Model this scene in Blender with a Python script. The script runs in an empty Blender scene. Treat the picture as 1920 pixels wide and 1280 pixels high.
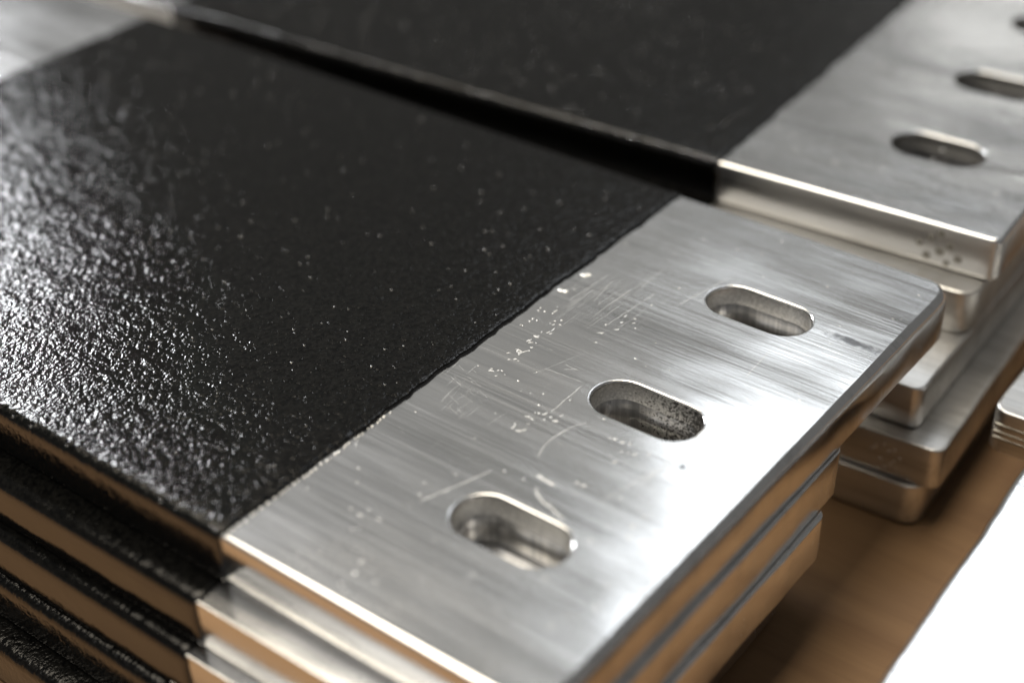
import bpy, math, random
from mathutils import Vector, Matrix, noise
from mathutils.geometry import tessellate_polygon

random.seed(7)
U = 0.1                        # one layout unit = 100 mm (the width of the top bar)
sc = bpy.context.scene
col = sc.collection

# ------------------------------------------------------------------ camera
f_px, yaw, pitch, roll = 2865.05, 2.23545258, 0.6014771, -0.02054771
cam_pos = Vector((1.09557593, -0.84084032, 1.18310131))
fw = Vector((math.cos(yaw) * math.cos(pitch), math.sin(yaw) * math.cos(pitch), -math.sin(pitch)))
rt = fw.cross(Vector((0, 0, 1))).normalized()
up = rt.cross(fw)
c_, s_ = math.cos(roll), math.sin(roll)
rt, up = c_ * rt + s_ * up, -s_ * rt + c_ * up
cd = bpy.data.cameras.new('camera')
cam = bpy.data.objects.new('camera', cd)
col.objects.link(cam)
m = Matrix((rt, up, -fw)).transposed().to_4x4()
m.translation = cam_pos * U
cam.matrix_world = m
cd.sensor_width = 36
cd.lens = f_px / 1920 * 36
cd.clip_start, cd.clip_end = 0.01, 50
cd.dof.use_dof = True
cd.dof.focus_distance = 2.06 * U
cd.dof.aperture_fstop = 8.6
sc.camera = cam

# ------------------------------------------------------------------ room light
w = bpy.data.worlds.new('World')
sc.world = w
w.use_nodes = True
bg = w.node_tree.nodes['Background']
bg.inputs[0].default_value = (1.0, 0.98, 0.95, 1)
bg.inputs[1].default_value = 0.125


def area(name, az, el, dist, sx, sy, radiance, color, target=(0.2, 0.4, 0)):
    t = Vector(target) * U
    a, e = math.radians(az), math.radians(el)
    d = Vector((math.cos(a) * math.cos(e), math.sin(a) * math.cos(e), math.sin(e)))
    L = bpy.data.lights.new(name, 'AREA')
    L.shape = 'RECTANGLE'
    L.size, L.size_y = sx, sy
    L.energy = radiance * math.pi * sx * sy
    L.color = color
    o = bpy.data.objects.new(name, L)
    o.location = t + d * dist
    o.rotation_euler = d.to_track_quat('Z', 'Y').to_euler()
    col.objects.link(o)
    return o


area('window_lamp', 158.5, 25.5, 1.6, 0.16, 0.42, 66, (0.96, 0.97, 1.0))
area('bay_window_lamp', 109, 45, 1.6, 0.44, 0.42, 3.2, (0.90, 0.95, 1.0))
area('rear_top_fill', 106, 18, 1.8, 0.30, 0.10, 2.6, (0.98, 0.98, 0.95))  # added fill that brightens the rear top bar's bare metal
area('front_fill', -122, 50, 1.8, 0.7, 0.5, 1.3, (1.0, 0.97, 0.92))  # fill added from the front to lift bevels and the rear bar's near side
area('reflection_fill', 131, 36, 2.3, 1.5, 1.2, 0.13, (1.0, 1.0, 0.94))  # large emitter added for the grey reflection on metal and coating
area('overhead_lamp', 180, 72, 1.4, 0.95, 0.95, 6.6, (1.0, 0.90, 0.74), (0.55, 0.6, -0.37))

vs = sc.view_settings
vs.view_transform = 'Standard'
vs.look = 'None'
vs.exposure = 0.0
vs.gamma = 1.0
sc.cycles.use_denoising = True
sc.cycles.max_bounces = 10
sc.cycles.glossy_bounces = 8
sc.cycles.sample_clamp_indirect = 6
sc.cycles.caustics_reflective = False


# ------------------------------------------------------------------ materials
class NT:
    def __init__(self, name):
        self.m = bpy.data.materials.new(name)
        self.m.use_nodes = True
        self.t = self.m.node_tree
        self.b = self.t.nodes['Principled BSDF']
        self.tc = self.t.nodes.new('ShaderNodeTexCoord')

    def n(self, kind, **kw):
        nd = self.t.nodes.new(kind)
        for k, v in kw.items():
            setattr(nd, k, v)
        return nd

    def link(self, a, b):
        self.t.links.new(a, b)

    def mapped(self, scale, loc=(0, 0, 0), rot=(0, 0, 0), src='Object'):
        mp = self.n('ShaderNodeMapping')
        mp.inputs['Scale'].default_value = scale
        mp.inputs['Location'].default_value = loc
        mp.inputs['Rotation'].default_value = rot
        self.link(self.tc.outputs[src], mp.inputs['Vector'])
        return mp.outputs[0]

    def noise(self, vec, scale=1.0, detail=2.0, rough=0.5):
        nd = self.n('ShaderNodeTexNoise')
        nd.inputs['Scale'].default_value = scale
        nd.inputs['Detail'].default_value = detail
        nd.inputs['Roughness'].default_value = rough
        self.link(vec, nd.inputs['Vector'])
        return nd.outputs['Fac']

    def ramp(self, fac, a, b, lo, hi):
        nd = self.n('ShaderNodeMapRange')
        nd.inputs['From Min'].default_value = a
        nd.inputs['From Max'].default_value = b
        nd.inputs['To Min'].default_value = lo
        nd.inputs['To Max'].default_value = hi
        self.link(fac, nd.inputs['Value'])
        return nd.outputs[0]

    def math(self, op, a, b=None):
        nd = self.n('ShaderNodeMath', operation=op)
        for i, v in enumerate((a, b)):
            if v is None:
                continue
            if isinstance(v, (int, float)):
                nd.inputs[i].default_value = v
            else:
                self.link(v, nd.inputs[i])
        return nd.outputs[0]

    def mixc(self, fac, a, b):
        nd = self.n('ShaderNodeMix', data_type='RGBA')
        for i, v in ((0, fac), (6, a), (7, b)):
            if isinstance(v, (int, float)):
                nd.inputs[i].default_value = v
            elif isinstance(v, tuple):
                nd.inputs[i].default_value = (*v, 1)
            else:
                self.link(v, nd.inputs[i])
        return nd.outputs[2]

    def bump(self, h, dist, strength=1.0, nrm=None):
        nd = self.n('ShaderNodeBump')
        nd.inputs['Distance'].default_value = dist
        if isinstance(strength, (int, float)):
            nd.inputs['Strength'].default_value = strength
        else:
            self.link(strength, nd.inputs['Strength'])
        self.link(h, nd.inputs['Height'])
        if nrm is not None:
            self.link(nrm, nd.inputs['Normal'])
        return nd.outputs[0]

    def set(self, **kw):
        for k, v in kw.items():
            i = self.b.inputs[k.replace('_', ' ')]
            if isinstance(v, tuple):
                i.default_value = (*v, 1)
            elif isinstance(v, (int, float)):
                i.default_value = v
            else:
                self.link(v, i)
        return self.m


def blob(M, cx, cy, rx, ry, ang, soft=0.5, wob=0.4, wscale=700):
    """soft elliptical stain in bar coordinates (layout units)"""
    vec = M.mapped((1 / (rx * U), 1 / (ry * U), 0), src='Object')
    mp = vec.node
    mp.vector_type = 'TEXTURE'
    mp.inputs['Location'].default_value = (cx * U, cy * U, 0)
    mp.inputs['Rotation'].default_value = (0, 0, ang)
    mp.inputs['Scale'].default_value = (rx * U, ry * U, 1000)
    ln = M.n('ShaderNodeVectorMath', operation='LENGTH')
    M.link(vec, ln.inputs[0])
    nz = M.noise(M.tc.outputs['Object'], wscale, 3)
    d = M.math('ADD', ln.outputs['Value'], M.ramp(nz, 0.3, 0.7, -wob, wob))
    return M.ramp(d, 1 - soft, 1 + soft * 0.4, 1, 0)


def aluminium(name, seed, stains=(), side=0.0, streak=1.0, rough=(0.13, 0.21), base=((0.66, 0.66, 0.658), (0.87, 0.87, 0.868))):
    M = NT(name)
    fine = M.noise(M.mapped((40, 5200, 900), (seed, seed, 0)), 1.0, 3, 0.6)
    mid = M.noise(M.mapped((22, 700, 160), (seed * 2, 0, 0)), 1.0, 3, 0.6)
    blot = M.noise(M.mapped((38, 75, 60), (seed * 3, 1, 0)), 1.0, 4, 0.6)
    grain = M.noise(M.mapped((4200, 4200, 4200)), 1.0, 2, 0.6)
    mix = M.math('ADD', M.math('MULTIPLY', mid, 0.55), M.math('MULTIPLY', blot, 0.45))
    band = M.noise(M.mapped((16, 130, 60), (seed * 5, 2, 0)), 1.0, 3, 0.6)
    st = M.math('ADD', M.math('MULTIPLY', M.ramp(fine, 0.25, 0.75, 0, 1), 0.35), M.math('ADD', M.math('MULTIPLY', mid, 0.45), M.math('MULTIPLY', band, 0.75)))
    colr = M.mixc(M.ramp(st, 0.52, 0.80, 0, 1), *base)
    r = M.ramp(mix, 0.35, 0.65, rough[1], rough[0])
    r = M.math('ADD', r, M.ramp(fine, 0.3, 0.7, -0.05, 0.05))
    if side:
        sp = M.n('ShaderNodeSeparateXYZ')
        M.link(M.tc.outputs['Normal'], sp.inputs[0])
        r = M.math('ADD', r, M.ramp(M.math('ABSOLUTE', sp.outputs['Y']), 0.5, 0.9, 0.0, side))
    for (cx, cy, rx, ry, ang, dark) in stains:
        k = blob(M, cx, cy, rx, ry, ang)
        colr = M.mixc(M.math('MULTIPLY', k, dark), colr, (0.12, 0.12, 0.13))
    h = M.math('ADD', M.math('MULTIPLY', fine, 0.5 * streak), M.math('MULTIPLY', mid, 0.9 * streak))
    h = M.math('ADD', h, M.math('MULTIPLY', grain, 0.16))
    wave = M.noise(M.mapped((26, 42, 40), (seed * 7, 3, 0)), 1.0, 2, 0.45)
    nb = M.bump(h, 0.000021, 0.8, M.bump(wave, 0.0008, 1.0))
    return M.set(Base_Color=colr, Metallic=1.0, Roughness=r, Anisotropic=0.35, Normal=nb)


def coating(name, seed, amp=1.0, top=1.0):
    M = NT(name)
    sep = M.n('ShaderNodeSeparateXYZ')
    M.link(M.tc.outputs['Normal'], sep.inputs[0])
    topf = M.ramp(sep.outputs['Z'], 0.0, 0.4, 0.12 * amp, top)
    a = M.noise(M.mapped((780, 640, 700), (seed, 0, 0)), 1.0, 2, 0.5)
    b = M.noise(M.mapped((2100, 1700, 1900), (0, seed, 0)), 1.0, 2, 0.5)
    c = M.noise(M.mapped((120, 260, 200), (0, seed, 3)), 1.0, 2, 0.5)
    h = M.math('ADD', M.math('MULTIPLY', a, 0.68), M.math('MULTIPLY', b, 0.52))
    nb = M.bump(h, 0.000195, topf)
    nb = M.bump(c, 0.00026, 0.5, nb)
    r = M.ramp(b, 0.3, 0.7, 0.06, 0.12)
    ior = M.ramp(sep.outputs['Z'], 0.1, 0.7, 1.95, 1.34)
    return M.set(Base_Color=M.mixc(M.ramp(b, 0.35, 0.65, 0, 1), (0.001, 0.001, 0.001), (0.0075, 0.0074, 0.0068)), Roughness=r, IOR=ior, Normal=nb)


AL_TOP = aluminium('brushed_aluminium_top', 1.3, stains=((0.409, 0.786, 0.036, 0.009, 0.02, 0.75), (0.3646, 0.424, 0.004, 0.005, 0, 0.9)))
AL_B = aluminium('brushed_aluminium_second', 4.1, side=0.17, streak=2.2)
AL = aluminium('brushed_aluminium', 8.7, streak=1.2)
AL_DULL = aluminium('dull_aluminium', 6.4, streak=0.8, rough=(0.30, 0.44), base=((0.50, 0.49, 0.47), (0.78, 0.77, 0.75)))
AL_SIDE = aluminium('drawn_aluminium', 2.2, streak=1.0, rough=(0.14, 0.26))
COAT = coating('black_textured_coating', 1.0, 4.5)
M = NT('black_coating_pip')
PIP = M.set(Base_Color=(0.006, 0.006, 0.006), Roughness=0.10, IOR=1.7)
COAT_S = coating('black_gloss_coating', 5.0, 0.9, 0.4)


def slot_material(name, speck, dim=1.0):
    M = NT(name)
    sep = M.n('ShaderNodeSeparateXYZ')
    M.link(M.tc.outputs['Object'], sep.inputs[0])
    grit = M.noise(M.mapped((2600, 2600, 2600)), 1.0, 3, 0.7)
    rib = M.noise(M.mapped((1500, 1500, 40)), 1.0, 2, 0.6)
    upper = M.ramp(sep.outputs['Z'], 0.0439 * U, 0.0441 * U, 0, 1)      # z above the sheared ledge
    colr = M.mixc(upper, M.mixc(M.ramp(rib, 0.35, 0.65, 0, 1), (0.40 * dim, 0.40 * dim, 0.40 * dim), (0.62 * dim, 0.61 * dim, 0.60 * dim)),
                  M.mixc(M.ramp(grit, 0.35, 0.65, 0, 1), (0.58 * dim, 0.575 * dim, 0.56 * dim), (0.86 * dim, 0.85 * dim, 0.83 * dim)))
    if speck:
        v = M.noise(M.mapped((3600, 3600, 3600), (3, 0, 0)), 1.0, 3, 0.65)
        xx = M.ramp(sep.outputs['X'], 0.19 * U, 0.345 * U, 0.29, 0.60)
        k = M.ramp(M.math('SUBTRACT', v, xx), -0.03, 0.03, 1, 0)
        colr = M.mixc(k, colr, (0.015, 0.013, 0.011))
        met = M.ramp(k, 0, 1, 1, 0)
    else:
        met = 1.0
    r = M.ramp(upper, 0, 1, 0.28, 0.55)
    h = M.math('ADD', M.math('MULTIPLY', M.math('MULTIPLY', grit, upper), 1.2), M.math('MULTIPLY', rib, 0.5))
    return M.set(Base_Color=colr, Metallic=met, Roughness=r, Normal=M.bump(h, 0.00006, 0.9))


SLOT = slot_material('punched_slot_wall', False)
SLOT_SHADED = slot_material('shaded_slot_wall', False, 0.36)  # same wall with its colour darkened to imitate shade inside the rear slots
SLOT_SPECK = slot_material('punched_slot_wall_speckled', True)

M = NT('bright_worn_aluminium')
NICK = M.set(Base_Color=(0.72, 0.72, 0.71), Metallic=1.0, Roughness=0.48,
             Normal=M.bump(M.noise(M.mapped((5000, 5000, 5000)), 1.0, 2), 0.00003, 0.6))
M = NT('tarnished_stamp')
STAMP = M.set(Base_Color=(0.34, 0.33, 0.30), Metallic=1.0, Roughness=0.42,
              Normal=M.bump(M.noise(M.mapped((3000, 3000, 3000)), 1.0, 2), 0.0001, 0.8))

M = NT('brown_board')
g1 = M.noise(M.mapped((25, 260, 40), rot=(0, 0, 0.1)), 1.0, 5, 0.6)
g2 = M.noise(M.mapped((9, 9, 9)), 1.0, 4, 0.6)
cc = M.mixc(M.ramp(M.math('ADD', M.math('MULTIPLY', g1, 0.6), M.math('MULTIPLY', g2, 0.4)), 0.35, 0.65, 0, 1),
            (0.32, 0.18, 0.088), (0.45, 0.27, 0.135))
BOARD = M.set(Base_Color=cc, Roughness=0.55, Normal=M.bump(g1, 0.0002, 0.5))


# ------------------------------------------------------------------ mesh helpers
def mesh_obj(name, verts, faces, mat, parent=None, flat=(), smooth=True):
    me = bpy.data.meshes.new(name)
    me.from_pydata([(v[0] * U, v[1] * U, v[2] * U) for v in verts], [], faces)
    if smooth:
        fs = set(flat)
        me.polygons.foreach_set('use_smooth', [i not in fs for i in range(len(faces))])
    me.materials.append(mat)
    me.validate()
    me.update()
    o = bpy.data.objects.new(name, me)
    col.objects.link(o)
    if parent:
        o.parent = parent
    return o


def inset(loop, d):
    """move a closed loop (solid on its left) by d into the solid"""
    n = len(loop)
    out = []
    for i in range(n):
        p0, p1, p2 = loop[i - 1], loop[i], loop[(i + 1) % n]
        a = Vector((p1[0] - p0[0], p1[1] - p0[1])).normalized()
        b = Vector((p2[0] - p1[0], p2[1] - p1[1])).normalized()
        t = a + b
        t = t.normalized() if t.length > 1e-6 else b
        k = max(0.6, t.dot(b))
        out.append((p1[0] - t.y * d / k, p1[1] + t.x * d / k))
    return out


def round_rect(x0, x1, y0, y1, radii, step=0.02, seg=7, wob=0.0, seed=0):
    """ccw loop; radii for corners (x1,y0),(x1,y1),(x0,y1),(x0,y0)"""
    cs = [(x1 - radii[0], y0 + radii[0], radii[0], -90), (x1 - radii[1], y1 - radii[1], radii[1], 0),
          (x0 + radii[2], y1 - radii[2], radii[2], 90), (x0 + radii[3], y0 + radii[3], radii[3], 180)]
    pts = []
    for cx, cy, r, a in cs:
        for k in range(seg + 1):
            t = math.radians(a + 90 * k / seg)
            pts.append((cx + r * math.cos(t), cy + r * math.sin(t)))
    out = []
    for i, p in enumerate(pts):
        q = pts[(i + 1) % len(pts)]
        out.append(p)
        L = math.dist(p, q)
        k = int(L / step)
        for j in range(1, k):
            t = j / k
            out.append((p[0] + (q[0] - p[0]) * t, p[1] + (q[1] - p[1]) * t))
    if wob:
        res = []
        for x, y in out:
            e = noise.noise(Vector((x * 9, y * 9, seed))) + 0.5 * noise.noise(Vector((x * 31, y * 31, seed + 3)))
            wgt = 1.0 if x > x1 - 0.05 else 0.25
            res.append((x + e * wob * wgt, y + e * wob * 0.3))
        out = res
    return out


def slot_loop(cx, cy, l, wd, n=14):
    h = (l - wd) / 2
    pts = []
    for k in range(n + 1):
        t = math.radians(-90 + 180 * k / n)
        pts.append((cx + h + wd / 2 * math.cos(t), cy + wd / 2 * math.sin(t)))
    for k in range(n + 1):
        t = math.radians(90 + 180 * k / n)
        pts.append((cx - h + wd / 2 * math.cos(t), cy + wd / 2 * math.sin(t)))
    return pts


def plate(name, outer, holes, t, bo, bh, mat, parent, seg=4, end=(1, 1)):
    """solid plate: bevelled outer loop, holes with small bevelled rims"""
    V, F, flat = [], [], []
    tops, bots = [], []

    def ring(loop, b):
        rs = []
        prof = [(b * (1 - math.sin(math.radians(90 * k / seg))), t - b * (1 - math.cos(math.radians(90 * k / seg)))) for k in range(seg + 1)]
        prof += [(i, t - z) for i, z in reversed(prof)]
        n = len(loop)
        xm = max(q[0] for q in loop)
        big = inset(loop, b * end[0])
        for i, z in prof:
            lp = inset(loop, i)
            lb = inset(loop, i * (end[0] if z > t / 2 else 0.3))
            rs.append(len(V))
            for (x, y), (xb, yb), (xo, yo), nxt, prv in zip(lp, lb, loop, loop[1:] + loop[:1], loop[-1:] + loop[:-1]):
                k = 0.0
                if end[0] > 1 and b == bo:
                    nx = (nxt[1] - prv[1]) / (math.dist(nxt, prv) + 1e-9)
                    k = max(0.0, nx) ** 1.5
                zz = z
                if z > t / 2:
                    zz = t - (t - z) * (1 + (end[1] - 1) * k)
                elif end[0] > 1:
                    zz = z * (1 - 0.7 * k) if z < b else z
                V.append((x + (xb - x) * k, y + (yb - y) * k, zz))
        for a, c in zip(rs, rs[1:]):
            for k in range(n):
                k2 = (k + 1) % n
                F.append((a + k, c + k, c + k2, a + k2))
        return (rs[0], n), (rs[-1], n)

    for lp, b in [(outer, bo)] + [(list(reversed(h)), bh) for h in holes]:
        a, c = ring(lp, b)
        tops.append(a)
        bots.append(c)
    for lst, flip in ((tops, False), (bots, True)):
        polys = [[Vector(V[s + k]) for k in range(n)] for s, n in lst]
        idx = [s + k for s, n in lst for k in range(n)]
        for tri in tessellate_polygon(polys):
            ids = [idx[i] for i in tri]
            a, b_, c = (Vector(V[i]) for i in ids)
            nz = (b_ - a).cross(c - a).z
            if (nz < 0) != flip:
                ids.reverse()
            flat.append(len(F))
            F.append(tuple(ids))
    return mesh_obj(name, V, F, mat, parent, flat)


def sleeve(name, x0, x1, wd, t, mat, parent, seed=0, pad=0.0045, r=0.015):
    """thin coat wrapped round the bar, ragged at both ends"""
    sec = round_rect(-pad, wd + pad, -pad, t + pad, (r,) * 4, step=0.012, seg=6)
    n = len(sec)
    xs = [x0, x0 + 0.004, x0 + 0.012]
    k = 40
    xs += [x0 + 0.012 + (x1 - x0 - 0.024) * i / k for i in range(1, k)]
    xs += [x1 - 0.012, x1 - 0.0045, x1 - 0.0015, x1, x1 - 0.001]
    drop = {0: pad * 1.1, len(xs) - 3: pad * 0.15, len(xs) - 2: pad * 0.55, len(xs) - 1: pad * 1.15}
    V, F = [], []
    for i, x in enumerate(xs):
        lp = inset(sec, drop.get(i, 0))
        for (y, z), (yy, zz) in zip(lp, sec):
            e = noise.noise(Vector((yy * 14, zz * 14, seed))) * 0.004 + noise.noise(Vector((yy * 55, zz * 55, seed + 7))) * 0.0036
            near_end = max(0, 1 - min(abs(x - x0), abs(x - x1)) / 0.05)
            lift = noise.noise(Vector((x * 5, yy * 5 + zz, seed))) * 0.0006
            V.append((x + e * near_end, y, z + (lift if 0.2 < zz / t else 0)))
    for i in range(len(xs) - 1):
        for j in range(n):
            j2 = (j + 1) % n
            F.append((i * n + j, (i + 1) * n + j, (i + 1) * n + j2, i * n + j2))
    F = [tuple(reversed(f)) for f in F]
    o = mesh_obj(name, V, F, mat, parent)
    return o


T = 0.072
PITCH = 0.0745
FLOOR = -0.3745


def root(name, label, cat, loc, rz, group=None):
    o = bpy.data.objects.new(name, None)
    o.empty_display_size = 0.01
    col.objects.link(o)
    o.location = Vector(loc) * U
    o.rotation_euler = (0, 0, rz)
    o['label'] = label
    o['category'] = cat
    if group:
        o['group'] = group
    return o


SLOT_CX, SLOT_L, SLOT_W = 0.2655, 0.158, 0.080


def bus_bar(label, loc, rz, wd=1.0, L=0.449, black=1.25, al=None, coat=None, seed=0, slots=(0.2085, 0.495, 0.7815),
            bevel=0.006, corner=0.022, group=None, wob=0.0016, speck=None, rearslots=True, end=(1.3, 1.6), slot_cx=SLOT_CX, slot_mat=None, slot_w=SLOT_W):
    rb = root('bus_bar', label, 'metal bar', loc, rz, group)
    outer = round_rect(-black - 0.449, L, 0, wd, (corner, corner, 0.03, 0.03), wob=wob, seed=seed)
    holes = [slot_loop(slot_cx, s * wd, SLOT_L, slot_w) for s in slots]
    rear = [slot_loop(-black - 0.449 + 0.1835, s * wd, SLOT_L, SLOT_W) for s in slots] if rearslots else []
    plate('aluminium_bar', outer, holes + rear, T, bevel, 0.003, al or AL, rb, end=end)
    if black > 0:
        sleeve('black_coating', -black, 0.0, wd, T, coat or COAT, rb, seed)
    for i, h in enumerate(holes):
        V, F = [], []
        lv = [(0.0008, T - 0.004), (0.0010, 0.045), (0.0030, 0.044), (0.0030, 0.002)]
        for d, z in lv:
            V.extend((x, y, z) for x, y in inset(h, d))
        n = len(h)
        for a in range(len(lv) - 1):
            for k in range(n):
                k2 = (k + 1) % n
                F.append((a * n + k, a * n + k2, (a + 1) * n + k2, (a + 1) * n + k))
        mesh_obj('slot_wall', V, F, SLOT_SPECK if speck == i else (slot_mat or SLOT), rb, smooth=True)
    return rb


# ------------------------------------------------------------------ the surface below
s = 12
bd = mesh_obj('workbench', [(-s, -s, FLOOR), (s, -s, FLOOR), (s, s, FLOOR), (-s, s, FLOOR)], [(0, 1, 2, 3)], BOARD, None, smooth=False)
bd['kind'] = 'structure'
bd['label'] = 'brown wooden workbench surface under the stacks'

# ------------------------------------------------------------------ front stack
def zl(k):
    return -T - k * PITCH

GA = 'bars of the front stack'
GB = 'bars of the rear stack'
GC = 'bars at the right edge'
A1 = bus_bar('wide half black coated bar on top of the front stack, three bare slots in focus', (0, 0, zl(0)), 0, al=AL_TOP, coat=COAT,
             seed=1, speck=1, rearslots=False, wob=0.0007, bevel=0.007, corner=0.04, L=0.464, end=(1.9, 2.5), group=GA)
bus_bar('narrower coated bar directly under the wide front top bar, jutting out on the near side', (-0.006, -0.044, zl(1)), 0.006, wd=0.71, L=0.478,
        coat=COAT_S, al=AL_SIDE, seed=2, corner=0.02, bevel=0.002, end=(1, 1), group=GA)
bus_bar('coated bar third from the top of the front stack', (-0.015, -0.066, zl(2)), 0.0, wd=0.685, L=0.491,
        coat=COAT_S, al=AL_SIDE, seed=3, corner=0.02, bevel=0.002, end=(1, 1), group=GA)
bus_bar('coated bar fourth from the top of the front stack, only its black edge showing', (-0.06, -0.079, zl(3)), 0.0, wd=0.69, L=0.49,
        coat=COAT, al=AL_SIDE, seed=4, corner=0.02, group=GA)
bus_bar('bottom bar of the front stack resting on the brown bench', (-0.07, -0.118, zl(4)), 0.0, wd=0.75, L=0.49,
        coat=COAT, al=AL_SIDE, seed=5, corner=0.02, group=GA)

# ------------------------------------------------------------------ rear stack
r3 = math.radians(3.2)
B1 = bus_bar('wide half black bar topping the rear stack, dotted stamp on its bare side', (-0.0076, 1.1273, zl(0)), r3,
             L=0.476, al=AL_B, seed=11, slot_cx=0.284, slot_mat=SLOT_SHADED, slot_w=0.088, wob=0.0008, slots=(0.236, 0.526, 0.826), bevel=0.006, corner=0.016, group=GB)
bus_bar('bar directly below the top bar of the rear stack, its rounded corner showing', (-0.004, 1.078, zl(1)), r3, L=0.462, al=AL_DULL, bevel=0.0035, seed=12, corner=0.03, group=GB)
bus_bar('third bar of the rear stack with a bright bare top jutting forward', (-0.02, 0.920, zl(2)), math.radians(2), L=0.482, al=AL_DULL, bevel=0.0035, seed=13, corner=0.018, group=GB)
B4 = bus_bar('fourth bar of the rear stack with a worn stamp on its near side', (0.0, 0.882, zl(3)), r3, L=0.516, al=AL_DULL, bevel=0.0035, seed=14, corner=0.02, group=GB)
bus_bar('dark bottom bar of the rear stack on the brown bench', (-0.01, 0.873, zl(4)), r3, L=0.508, al=AL_DULL, bevel=0.0035, seed=15, corner=0.03, group=GB)


# ------------------------------------------------------------------ bars at the right edge (bare ends facing the front stack)
pi = math.pi
bus_bar('overexposed bare bar in the lower right corner, its top glaring white', (0.655 + 0.48, 1.25, zl(1)), pi + 0.035, L=0.48, al=AL_B, seed=21, corner=0.02, wob=0.0032, group=GC)
bus_bar('bar hidden below the glaring white bar at right', (0.80 + 0.449, 0.94, zl(2)), pi, al=AL_DULL, bevel=0.0035, seed=22, corner=0.02, group=GC)
RB = bus_bar('short grooved bar end with a white top at the right edge', (0.530 + 0.449, 0.972 + 1.0, zl(2)), pi + 0.03, al=AL_DULL, bevel=0.0035, seed=23, corner=0.022, group=GC)
bus_bar('bar propping the grooved bar end at right', (0.70 + 0.449, 1.45, zl(3)), pi, al=AL_DULL, bevel=0.0035, seed=24, corner=0.02, group=GC)
bus_bar('lowest bar of the right pile on the brown bench', (0.72 + 0.449, 1.43, zl(4)), pi, al=AL_DULL, bevel=0.0035, seed=25, corner=0.02, group=GC)
for z, hh in ((0.024, 0.003), (0.035, 0.0022), (0.047, 0.003)):
    V = [(x, y, z + dz) for x in (0.30, 0.442) for y, dz in ((0.999, -hh), (1.0006, -hh * 0.6), (1.0006, hh * 0.6), (0.999, hh))]
    mesh_obj('rib', V, [(0, 1, 5, 4), (1, 2, 6, 5), (2, 3, 7, 6), (4, 5, 6, 7), (3, 2, 1, 0)], STAMP, RB, smooth=False)


# ------------------------------------------------------------------ nicks, scratches and stamps
def ray(px, py):
    d = rt * ((px - 960) / f_px) - up * ((py - 640) / f_px) + fw
    return d


def on_top(px, py):
    d = ray(px, py)
    k = -cam_pos.z / d.z
    p = cam_pos + d * k
    return p.x, p.y


class Marks:
    def __init__(self):
        self.V, self.F = [], []

    def dome(self, x, y, z, rx, ry, ang, h, n=9, axis='z', jit=0.22):
        b = len(self.V)
        js = [1 + random.uniform(-jit, jit) for _ in range(n)]
        for f_, hh in ((1.0, -0.0002), (0.62, h * 0.7)):
            for k in range(n):
                a = 2 * math.pi * k / n
                j = js[k]
                u, v = rx * f_ * j * math.cos(a), ry * f_ * j * math.sin(a)
                u, v = u * math.cos(ang) - v * math.sin(ang), u * math.sin(ang) + v * math.cos(ang)
                self.V.append((x + u, y + v, z + hh) if axis == 'z' else (x + u, y - hh, z + v))
        self.V.append((x, y, z + h) if axis == 'z' else (x, y - h, z))
        for k in range(n):
            k2 = (k + 1) % n
            self.F.append((b + k, b + k2, b + n + k2, b + n + k))
            self.F.append((b + n + k, b + n + k2, b + 2 * n))

    def ridge(self, pts, z, wd, h):
        b = len(self.V)
        m_ = len(pts)
        for i, (x, y) in enumerate(pts):
            x0, y0 = pts[max(0, i - 1)]
            x1, y1 = pts[min(m_ - 1, i + 1)]
            L = math.hypot(x1 - x0, y1 - y0) or 1
            nx, ny = -(y1 - y0) / L, (x1 - x0) / L
            ww = wd * random.uniform(0.6, 1.2) * (0.25 if i in (0, m_ - 1) else 1)
            self.V += [(x + nx * ww, y + ny * ww, z - 0.0001), (x, y, z + h * random.uniform(0.5, 1)), (x - nx * ww, y - ny * ww, z - 0.0001)]
        for i in range(m_ - 1):
            a = b + 3 * i
            self.F += [(a, a + 1, a + 4, a + 3), (a + 1, a + 2, a + 5, a + 4)]


def line(p, q, n=14, jit=0.0006):
    a, b = on_top(*p), on_top(*q)
    return [(a[0] + (b[0] - a[0]) * i / n + random.uniform(-jit, jit), a[1] + (b[1] - a[1]) * i / n + random.uniform(-jit, jit)) for i in range(n + 1)]


mk = Marks()
ZT = T
c7 = [(1190, 517), (1178, 540), (1190, 565), (1170, 588), (1122, 578), (1108, 608), (1065, 628), (1050, 645), (1060, 665), (1042, 690), (1010, 710),
      (995, 735), (990, 690), (950, 705), (940, 728), (890, 800), (885, 825), (850, 800), (860, 785), (1600, 508), (1640, 515), (1635, 540), (1590, 528),
      (1548, 568), (1455, 600), (1440, 640), (980, 1100), (970, 1120), (1040, 1095), (1010, 1140), (1035, 1135), (1045, 1065), (1080, 1040),
      (1080, 1080), (1130, 1045), (1135, 1075), (1160, 1060), (1220, 1060), (1215, 1085)]
for x, y in c7:
    a = on_top(640 + x / 3, 427 + y / 3)
    for _k in range(random.choice((1, 1, 2))):
        mk.dome(a[0] + random.uniform(-0.004, 0.004), a[1] + random.uniform(-0.004, 0.004), ZT, random.uniform(0.0015, 0.0065), random.uniform(0.001, 0.0024),
                random.gauss(0.9, 0.5), random.uniform(0.00003, 0.00016), jit=0.55)
for x, y in [(1110, 465), (1080, 510), (1100, 520), (1060, 525), (1010, 545), (1020, 548), (1210, 465), (1190, 480), (1240, 520), (1230, 545), (1120, 450), (1145, 470)]:
    a = on_top(640 + x / 3, 427 + y / 3)
    mk.dome(*a, ZT, random.uniform(0.0014, 0.003), 0.0014, random.uniform(0, 3), 0.0005, n=6)
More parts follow.
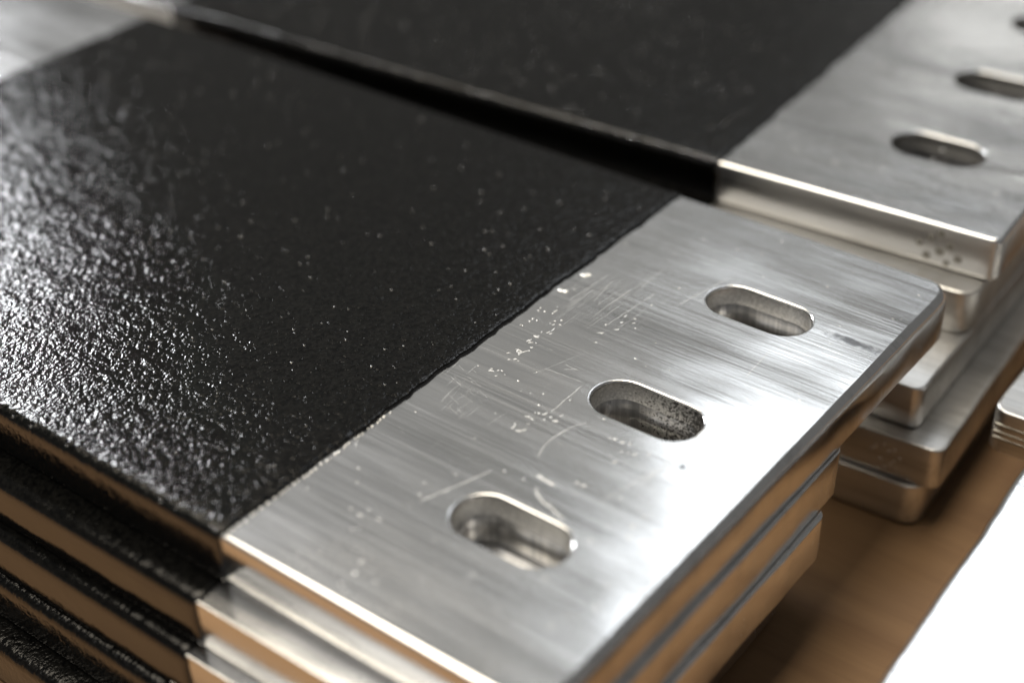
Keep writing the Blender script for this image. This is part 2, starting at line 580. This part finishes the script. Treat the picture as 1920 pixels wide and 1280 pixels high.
for x, y in [(1355, 262), (1375, 258), (1222, 345), (1250, 350)]:
    a = on_top(640 + x / 3, 427 + y / 3)
    mk.dome(a[0] + 0.004, a[1], ZT, 0.006, 0.0045, 0.5, 0.0016)
yy = 0.004
while yy < 0.30:
    mk.dome(0.0035 + random.uniform(-0.001, 0.002), yy, ZT, random.uniform(0.0016, 0.003), random.uniform(0.002, 0.004), 0, 0.0014, n=6)
    yy += random.uniform(0.005, 0.013)
for x, y in [(650, 870), (690, 890), (950, 600), (1000, 610), (900, 580), (990, 670), (1030, 680), (1130, 680), (870, 690), (900, 730), (1600, 740),
             (1570, 790), (1720, 760), (1480, 850), (1690, 600), (400, 820), (430, 850), (480, 880)]:
    a = on_top(900 + x / 3.556, 660 + y / 3.556)
    mk.dome(*a, ZT, random.uniform(0.0015, 0.0055), random.uniform(0.001, 0.0025), random.gauss(0.9, 0.6), random.uniform(0.00003, 0.00016), jit=0.55)
for x, y in [(115, 595), (190, 710), (20, 760), (170, 650), (75, 660), (710, 700), (740, 670), (1150, 690), (1400, 475), (1640, 400), (1620, 460),
             (1570, 240), (1270, 890), (105, 335), (215, 360), (1180, 960), (1430, 850), (400, 840), (1500, 400)]:
    a = on_top(640 + x / 3, 853 + y / 3)
    mk.dome(*a, ZT, random.uniform(0.0015, 0.005), random.uniform(0.001, 0.0025), random.uniform(0, 3), random.uniform(0.00004, 0.0002), jit=0.5)
for _ in range(140):
    x, y = random.uniform(0.012, 0.44), random.uniform(0.015, 0.985)
    if any(abs(x - SLOT_CX) < 0.085 and abs(y - sy) < 0.046 for sy in (0.2085, 0.495, 0.7815)):
        continue
    r_ = random.uniform(0.0006, 0.0017)
    mk.dome(x, y, ZT, r_ * random.uniform(1, 2), r_, random.uniform(0, 3), r_ * 0.3, n=6)
for p, q, wd in [((1090, 724), (1033, 772), 0.0016), ((1370, 763), (1240, 874), 0.0022), ((1240, 874), (1125, 941), 0.0014), ((1440, 660), (1398, 706), 0.0014),
                 ((1374, 517), (1270, 572), 0.0014), ((1143, 513), (1067, 563), 0.0012), ((1141, 535), (1112, 566), 0.001), ((1180, 544), (1110, 594), 0.001),
                 ((1230, 549), (1135, 611), 0.0012), ((1250, 562), (1239, 569), 0.001), ((1245, 504), (1202, 538), 0.001),
                 ((923, 881), (786, 940), 0.0018), ((1280, 853), (1207, 901), 0.0018), ((1058, 692), (1083, 692), 0.0010), ((1060, 683), (1084, 694), 0.001),
                 ((677, 806), (666, 838), 0.0012), ((1100, 660), (1000, 700), 0.0006), ((1020, 690), (1090, 715), 0.0008)]:
    mk.ridge(line(p, q), ZT, wd * 0.6, wd * 0.09)
for _ in range(46):          # the scuffed patches of fine parallel scratches
    x, y = random.uniform(1070, 1230), random.uniform(510, 600)
    L = random.uniform(14, 60)
    mk.ridge(line((x, y), (x - L, y + L * random.uniform(0.6, 0.75)), 8, 0.0002), ZT, random.uniform(0.0002, 0.0005), 0.00006)
for _ in range(40):
    x, y = random.uniform(840, 900), random.uniform(670, 770)
    L = random.uniform(10, 45)
    sgn = random.choice((-1, -1, 1))
    mk.ridge(line((x, y), (x + L * 0.6 * sgn, y - L * 0.6 * -1 * random.uniform(0.7, 1)), 8, 0.0002), ZT, random.uniform(0.00015, 0.0004), 0.00005)
for _ in range(60):
    x, y = random.uniform(700, 1650), random.uniform(420, 1200)
    a = on_top(x, y)
    if not (0.02 < a[0] < 0.43 and 0.02 < a[1] < 0.98):
        continue
    if any(abs(a[0] - SLOT_CX) < 0.13 and abs(a[1] - sy) < 0.09 for sy in (0.2085, 0.495, 0.7815)):
        continue
    L = random.uniform(10, 60)
    ang = random.choice((0.45, -0.7, 1.0)) + random.uniform(-0.2, 0.2)
    mk.ridge(line((x, y), (x + L * math.cos(ang), y + L * math.sin(ang)), 8, 0.0003), ZT, random.uniform(0.00015, 0.0004), 0.00005)
arcs = [[(710, 470), (620, 495), (550, 530), (480, 575), (430, 620), (400, 670), (390, 700)],
        [(375, 820), (400, 830), (430, 850), (470, 870), (500, 885)], [(375, 900), (385, 950), (420, 1000), (480, 1040), (530, 1090), (560, 1120)]]
for k, arc in enumerate(arcs):
    mk.ridge([on_top(900 + x / 3.556, 660 + y / 3.556) for x, y in arc], ZT, (0.0016, 0.004, 0.003)[k], (0.00006, 0.00025, 0.00012)[k])
mo = mesh_obj('surface_nicks', mk.V, mk.F, NICK, A1)
mo['kind'] = 'stuff'

# dotted stamp on the near side of the rear top bar
for x, z in [(0.3508, 0.0332), (0.3672, 0.0461), (0.3825, 0.058), (0.3994, 0.0398), (0.3843, 0.0269), (0.3645, 0.0149), (0.4141, 0.0223), (0.397, 0.0100)]:
    V, F = [], []
    n = 12
    rr = random.uniform(0.0036, 0.0052)
    for f_, hh in ((1.45, 0.0002), (1.15, 0.0016), (0.95, 0.0014), (0.7, 0.0005), (0.35, 0.0004)):
        for k in range(n):
            a = 2 * math.pi * k / n
            V.append((x + rr * f_ * math.cos(a), -hh, z + rr * f_ * math.sin(a)))
    for i in range(4):
        for k in range(n):
            k2 = (k + 1) % n
            F.append((i * n + k, i * n + k2, (i + 1) * n + k2, (i + 1) * n + k))
    F.append(tuple(4 * n + k for k in range(n)))
    mesh_obj('stamped_dot', V, F, STAMP, B1)
mk = Marks()
for _ in range(60):
    x, y = random.uniform(0.02, 0.44), random.uniform(0.015, 0.95)
    r_ = random.uniform(0.001, 0.0028)
    mk.dome(x, y, ZT, r_ * random.uniform(1, 2), r_, random.uniform(0, 3), r_ * 0.3, n=6)
mo = mesh_obj('surface_nicks', mk.V, mk.F, NICK, B1)
mo['kind'] = 'stuff'
mk = Marks()
for x, z in [(0.4112, 0.039), (0.416, 0.046), (0.428, 0.0523), (0.4453, 0.0478), (0.437, 0.043), (0.4422, 0.0202), (0.4264, 0.0254), (0.434, 0.012), (0.4234, 0.006), (0.4512, 0.016), (0.447, 0.028), (0.455, 0.036)]:
    mk.dome(x, 0, z, random.uniform(0.003, 0.005), random.uniform(0.002, 0.003), random.uniform(0, 3), 0.0014, axis='y')
mesh_obj('worn_stamp', mk.V, mk.F, NICK, B4)


# ------------------------------------------------------------------ raised pips in the black coating
def pips(parent, count, edge, seed):
    random.seed(seed)
    k = Marks()
    for _ in range(count):
        r_ = random.uniform(0.0015, 0.0036)
        k.dome(random.uniform(-1.22, -0.02), random.uniform(0.02, 0.98), T + 0.0042, r_, r_, 0, r_ * 0.45, n=7)
    for _ in range(edge):
        r_ = random.uniform(0.0022, 0.0046)
        k.dome(-0.005 - 0.9 * random.random() ** 1.6, random.uniform(-0.001, 0.007), T + 0.0012, r_ * 1.4, r_, 0, r_ * 0.7, n=7)
    o = mesh_obj('coating_pips', k.V, k.F, PIP, parent)
    o['kind'] = 'stuff'


pips(A1, 420, 30, 5)
pips(B1, 1100, 170, 6)
